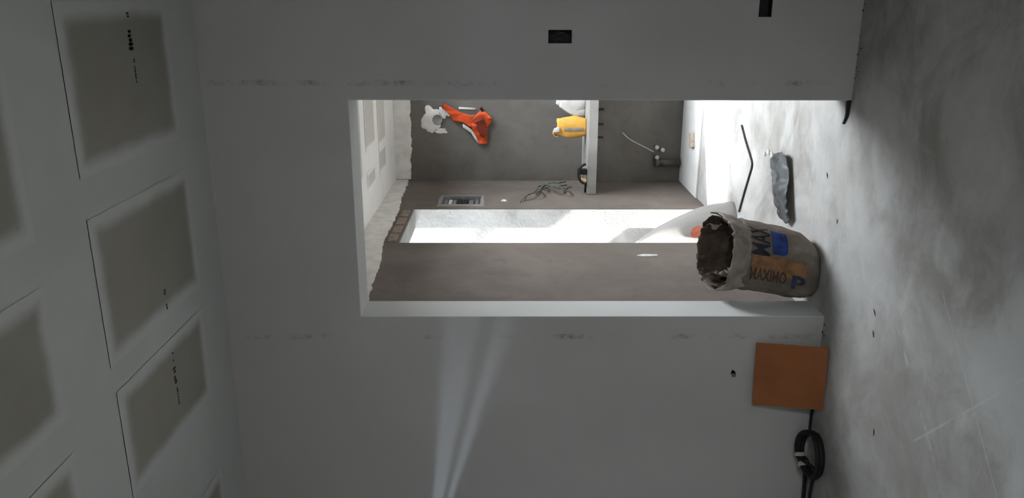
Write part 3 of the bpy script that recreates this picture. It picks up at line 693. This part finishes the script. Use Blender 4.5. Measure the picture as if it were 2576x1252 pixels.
# print: flat lettering wrapped on the paper
def wrap_area(name, s0, s1, z0, z1, mat, off=0.0022, round_=False, label=None):
    V, F = [], []; n, m = 24, 12
    for i in range(n + 1):
        for j in range(m + 1):
            a = s0 + (s1 - s0) * i / n; z = z0 + (z1 - z0) * j / m
            if round_:
                r_ = 0.02; edge = (a - s0) * 0.16; e2 = (s1 - a) * 0.16; lowr = max(0, r_ - min(edge, e2))
                z = (z0 + (r_ - math.sqrt(max(0, r_ * r_ - lowr * lowr)))) + (z1 - z0 - (r_ - math.sqrt(max(0, r_ * r_ - lowr * lowr)))) * j / m
            V.append(sackpt(a, z, off))
    for i in range(n):
        for j in range(m): a = i * (m + 1) + j; F.append((a, a + m + 1, a + m + 2, a + 1))
    o = mk(name, V, F, mat, sack_body, smooth=True, recalc=False)
    if label: o['label'] = label
    return o
def wrap_text(name, body, mat, s_c, z_c, height, width, rot=0, off=0.0032, label=None, bold=0.0):
    cu = bpy.data.curves.new('lettering', 'FONT'); cu.body = body; cu.align_x = 'CENTER'; cu.align_y = 'CENTER'; cu.offset = bold
    to = bpy.data.objects.new('lettering', cu); COL.objects.link(to); bpy.context.view_layer.update()
    dg = bpy.context.evaluated_depsgraph_get(); me = bpy.data.meshes.new_from_object(to.evaluated_get(dg)); bpy.data.objects.remove(to)
    bm = bmesh.new(); bm.from_mesh(me); bmesh.ops.triangulate(bm, faces=list(bm.faces))
    for _ in range(2):
        long = [e for e in bm.edges if e.calc_length() > 0.12]
        if long: bmesh.ops.subdivide_edges(bm, edges=long, cuts=1); bmesh.ops.triangulate(bm, faces=list(bm.faces))
    xs = [q.co.x for q in bm.verts]; ysb = [q.co.y for q in bm.verts]
    xa, xb, ya, yb_ = min(xs), max(xs), min(ysb), max(ysb); V = []
    bm.verts.index_update()
    for q in bm.verts:
        px = (q.co.x - (xa + xb) / 2) / (xb - xa) * width; py = (q.co.y - (ya + yb_) / 2) / (yb_ - ya) * height
        if rot: px, py = py, -px      # reads downwards
        V.append(sackpt(s_c + px / 0.155, z_c + py, off))
    F = [tuple(q.index for q in fa.verts) for fa in bm.faces]; bm.free(); bpy.data.meshes.remove(me)
    o = mk(name, V, F, mat, sack_body, recalc=False)
    if label: o['label'] = label
    return o
D = math.radians
wrap_area('blue_panel', D(-76), D(-24), 0.165, 0.235, 'ink_blue', round_=True, label='blue printed panel')
wrap_text('lettering', 'MAX', 'ink_dark', D(-50), 0.287, 0.085, 0.165, label='large dark printed letters reading MAX', bold=0.015)
wrap_text('lettering', '..........', 'ink_dark', D(-50), 0.337, 0.006, 0.14)
wrap_area('orange_panel', D(-98), D(-79), 0.075, 0.325, 'ink_orange', label='faded orange printed stripe')
wrap_text('lettering', 'MAXIMO', 'ink_brown', D(-101), 0.245, 0.048, 0.165, rot=1, label='brown printed word reading downwards', bold=0.02)
wrap_text('lettering', 'P', 'ink_slate', D(-105), 0.105, 0.062, 0.062, rot=1, label='slate-blue printed letter', bold=0.03)

# ------------------------------------------------------------------ white plastic bag in the tall opening
wb = thing('plastic_bag', 'translucent white plastic bag with a red dot slumped in the tall opening', 'bag', (-1.40, 4.88, 0.0))
def bagpt(u, t):
    # u around, t from the ground up; highest by the opening's near side, sloping down into the room
    c, s = math.cos(u), math.sin(u)
    rx = 0.19 * (1 - 0.82 * t ** 2.0); ry = 0.13 * (1 - 0.80 * t ** 2.4)
    w = 1 + 0.10 * noise.noise(Vector((c * 1.5, s * 1.5, t * 2))) + 0.05 * noise.noise(Vector((c * 4, s * 4, t * 5)))
    return Vector((-1.40 + c * rx * w - 0.12 * t ** 1.4, 4.925 + s * ry * w - 0.03 * t, 0.62 * t))
V, F = [], []; n, m = 48, 26
for i in range(m + 1):
    for j in range(n): V.append(bagpt(2 * math.pi * j / n, i / m))
for i in range(m):
    for j in range(n): F.append((i * n + j, i * n + (j + 1) % n, (i + 1) * n + (j + 1) % n, (i + 1) * n + j))
F.append(tuple(range(n))); F.append(tuple(m * n + j for j in range(n)))
mk('film', V, F, 'film', wb, smooth=True)
V = [bagpt(D(-72), 0.40) + Vector((0, -0.003, 0))]; F = []
for j in range(24):
    an = 2 * math.pi * j / 24; q = bagpt(D(-72) + 0.235 * math.cos(an), 0.40 + 0.066 * math.sin(an)); V.append(q + Vector((0.001, -0.004, 0.001)))
for j in range(24): F.append((0, 1 + j, 1 + (j + 1) % 24))
tag(mk('red_dot', V, F, 'red', wb), 'red printed dot')

# ------------------------------------------------------------------ scraps on the floor
rd = thing('bent_rod', 'thin bent steel rod lying on the bright floor', 'rod', (-0.91, 4.6, 0.0))
tube('rod', [(-0.728, 4.874, 0.006), (-0.80, 4.772, 0.006), (-0.895, 4.612, 0.006), (-0.912, 4.597, 0.006), (-0.935, 4.600, 0.006), (-1.09, 4.69, 0.006), (-1.245, 4.772, 0.006)], 0.006, 'rust', rd, 8)
gp = thing('plastic_scrap', 'crumpled dark grey plastic strip lying on the floor beyond the doorway', 'plastic scrap', (-0.93, 4.03, 0.0))
sheet('film', [(-0.82, 4.20), (-0.768, 4.15), (-0.735, 4.03), (-0.742, 3.975), (-0.85, 3.925), (-0.95, 3.885), (-1.035, 3.84), (-1.075, 3.88), (-1.075, 4.00), (-1.0, 4.09), (-0.93, 4.135), (-0.87, 4.165)], lambda a, b, d: (a, b, d), 'grey_plastic', gp, 0.032, 3.0, fold=(6, 26), cuts=4, thick=0.003)
for i, (x, y, s_) in enumerate(((-0.792, 4.33, 0.016), (-0.80, 4.27, 0.02), (-0.815, 4.39, 0.012))):
    V, F = lathe([(s_ * 0.6, 0), (s_, 0.003), (s_ * 0.7, 0.010), (s_ * 0.2, 0.013)], (x, y, 0.0), (0, 0, 1), 7)
    V = [q + Vector((0.25 * (q.y - y), 0.5 * (q.x - x), 0)) for q in V]
    tag(mk('plaster_crumb', V, F, 'chip'), ('small pale plaster crumb beside the grey plastic strip, middle of three', 'pale plaster crumb nearest the grey plastic strip, largest of three', 'tiny pale plaster crumb farthest from the grey plastic strip')[i], 'crumb', 'plaster crumbs by the grey strip')
bs = thing('rubber_strip', 'short black strip lying at the foot of the right door jamb', 'strip', (-0.44, 3.385, 0.0))
V, F = [], []
for i in range(9):
    t = i / 8; x = -0.396 - 0.105 * t; y = 3.362 + 0.035 * t * t + 0.004 * math.sin(t * 7); w = 0.012 * (1 - 0.6 * t)
    V += [(x, y - w, 0.001), (x, y + w, 0.001), (x, y + w * 0.7, 0.016 - 0.008 * t), (x, y - w * 0.7, 0.016 - 0.008 * t)]
for i in range(8):
    for q in range(4): F.append((4 * i + q, 4 * i + 4 + q, 4 * i + 4 + (q + 1) % 4, 4 * i + (q + 1) % 4))
F += [(0, 1, 2, 3), (32, 35, 34, 33)]
mk('strip', V, F, 'black', bs)
wbk = thing('wood_offcut', 'small pale wood offcut lying below the worktop', 'wood offcut', (-1.02, 6.06, 0.015))
ob = box('block', (-0.055, 0.055, -0.035, 0.035, 0.0, 0.03), 'wood', None, 0.003); ob.parent = wbk; wbk.rotation_euler = (0, 0, 0.25); del wbk['_o']
# straws and splinters on the near floor
for i, (x0, y0, x1, y1, lab) in enumerate((
        (-1.150, 2.905, -1.172, 2.885, 'short dark splinter on the floor in front of the sack'),
        (-1.232, 2.885, -1.258, 2.875, 'short dark splinter on the floor in front of the terracotta tile'),
        (-1.595, 2.765, -1.625, 2.76, 'short dark splinter on the floor in front of the cable coil'),
        (-0.735, 3.515, -0.76, 3.50, 'tiny dark splinter on the floor inside the doorway'),
        (-0.905, 3.345, -0.925, 3.34, 'tiny dark splinter on the floor in front of the doorway'))):
    tag(tube('splinter', [(x0, y0, 0.0025), ((x0 + x1) / 2 + 0.002, (y0 + y1) / 2 - 0.003, 0.003), (x1, y1, 0.002)], [0.001, 0.0022, 0.0008], 'debris', None, 6), lab, 'splinter', 'splinters on the floor')
# dirt and mortar crumbs along the foot of the near wall
parts = []
for i in range(90):
    x = random.uniform(-2.4, -1.38) if i % 4 else random.uniform(-0.39, 0.4)
    y = YW - abs(random.gauss(0, 0.012)) - 0.003; s_ = random.uniform(0.001, 0.004)
    if -2.12 < x < -1.85 or -1.82 < x < -1.46: continue
    parts.append(boxv(x - s_, x + s_ * random.uniform(0.6, 1.6), y - s_, y + s_ * 0.5, 0.0, s_ * random.uniform(0.6, 1.4)))
v, f = join(parts); tag(mk('dirt_crumbs', v, f, 'debris'), 'dark dirt and mortar crumbs along the foot of the near wall', 'dirt', kind='stuff')

# ------------------------------------------------------------------ unseen lamp added to the near room, left of the frame: its slats throw the bands on the wall
wl = thing('added_band_lamp', 'slatted lamp added to throw bands of light on the near wall, out of view', 'lamp', (-2.75, 2.35, 1.74))
LX, LY, LZ = -2.72, 2.35, 1.83
box('housing', (-2.749, -2.735, LY - 0.15, LY + 0.15, LZ - 0.12, LZ + 0.12), 'dark_box', wl, 0.004)
def slat(s0, s1):
    # blade between two slopes seen from the lamp, running along y
    x0, x1 = LX + 0.10, LX + 0.103
    box('slat', (x0, x1, LY - 0.15, LY + 0.30, LZ - s1 * 0.1, LZ - s0 * 0.1), 'dark_box', wl)
slat(-6.0, 0.085); slat(0.215, 0.250); slat(0.325, 6.0)
la = bpy.data.lights.new('added_band_light', 'AREA'); la.shape = 'RECTANGLE'; la.size = 0.006; la.size_y = 0.006; la.energy = 2.9; la.color = (0.70, 0.87, 1.0)
lo = bpy.data.objects.new('added_band_light', la); COL.objects.link(lo); lo.location = (LX, LY, LZ)
lo.rotation_euler = Vector((0.85, 0.5, -0.15)).to_track_quat('-Z', 'Y').to_euler(); lo.parent = None

for o in bpy.data.objects:
    if '_o' in o: del o['_o']
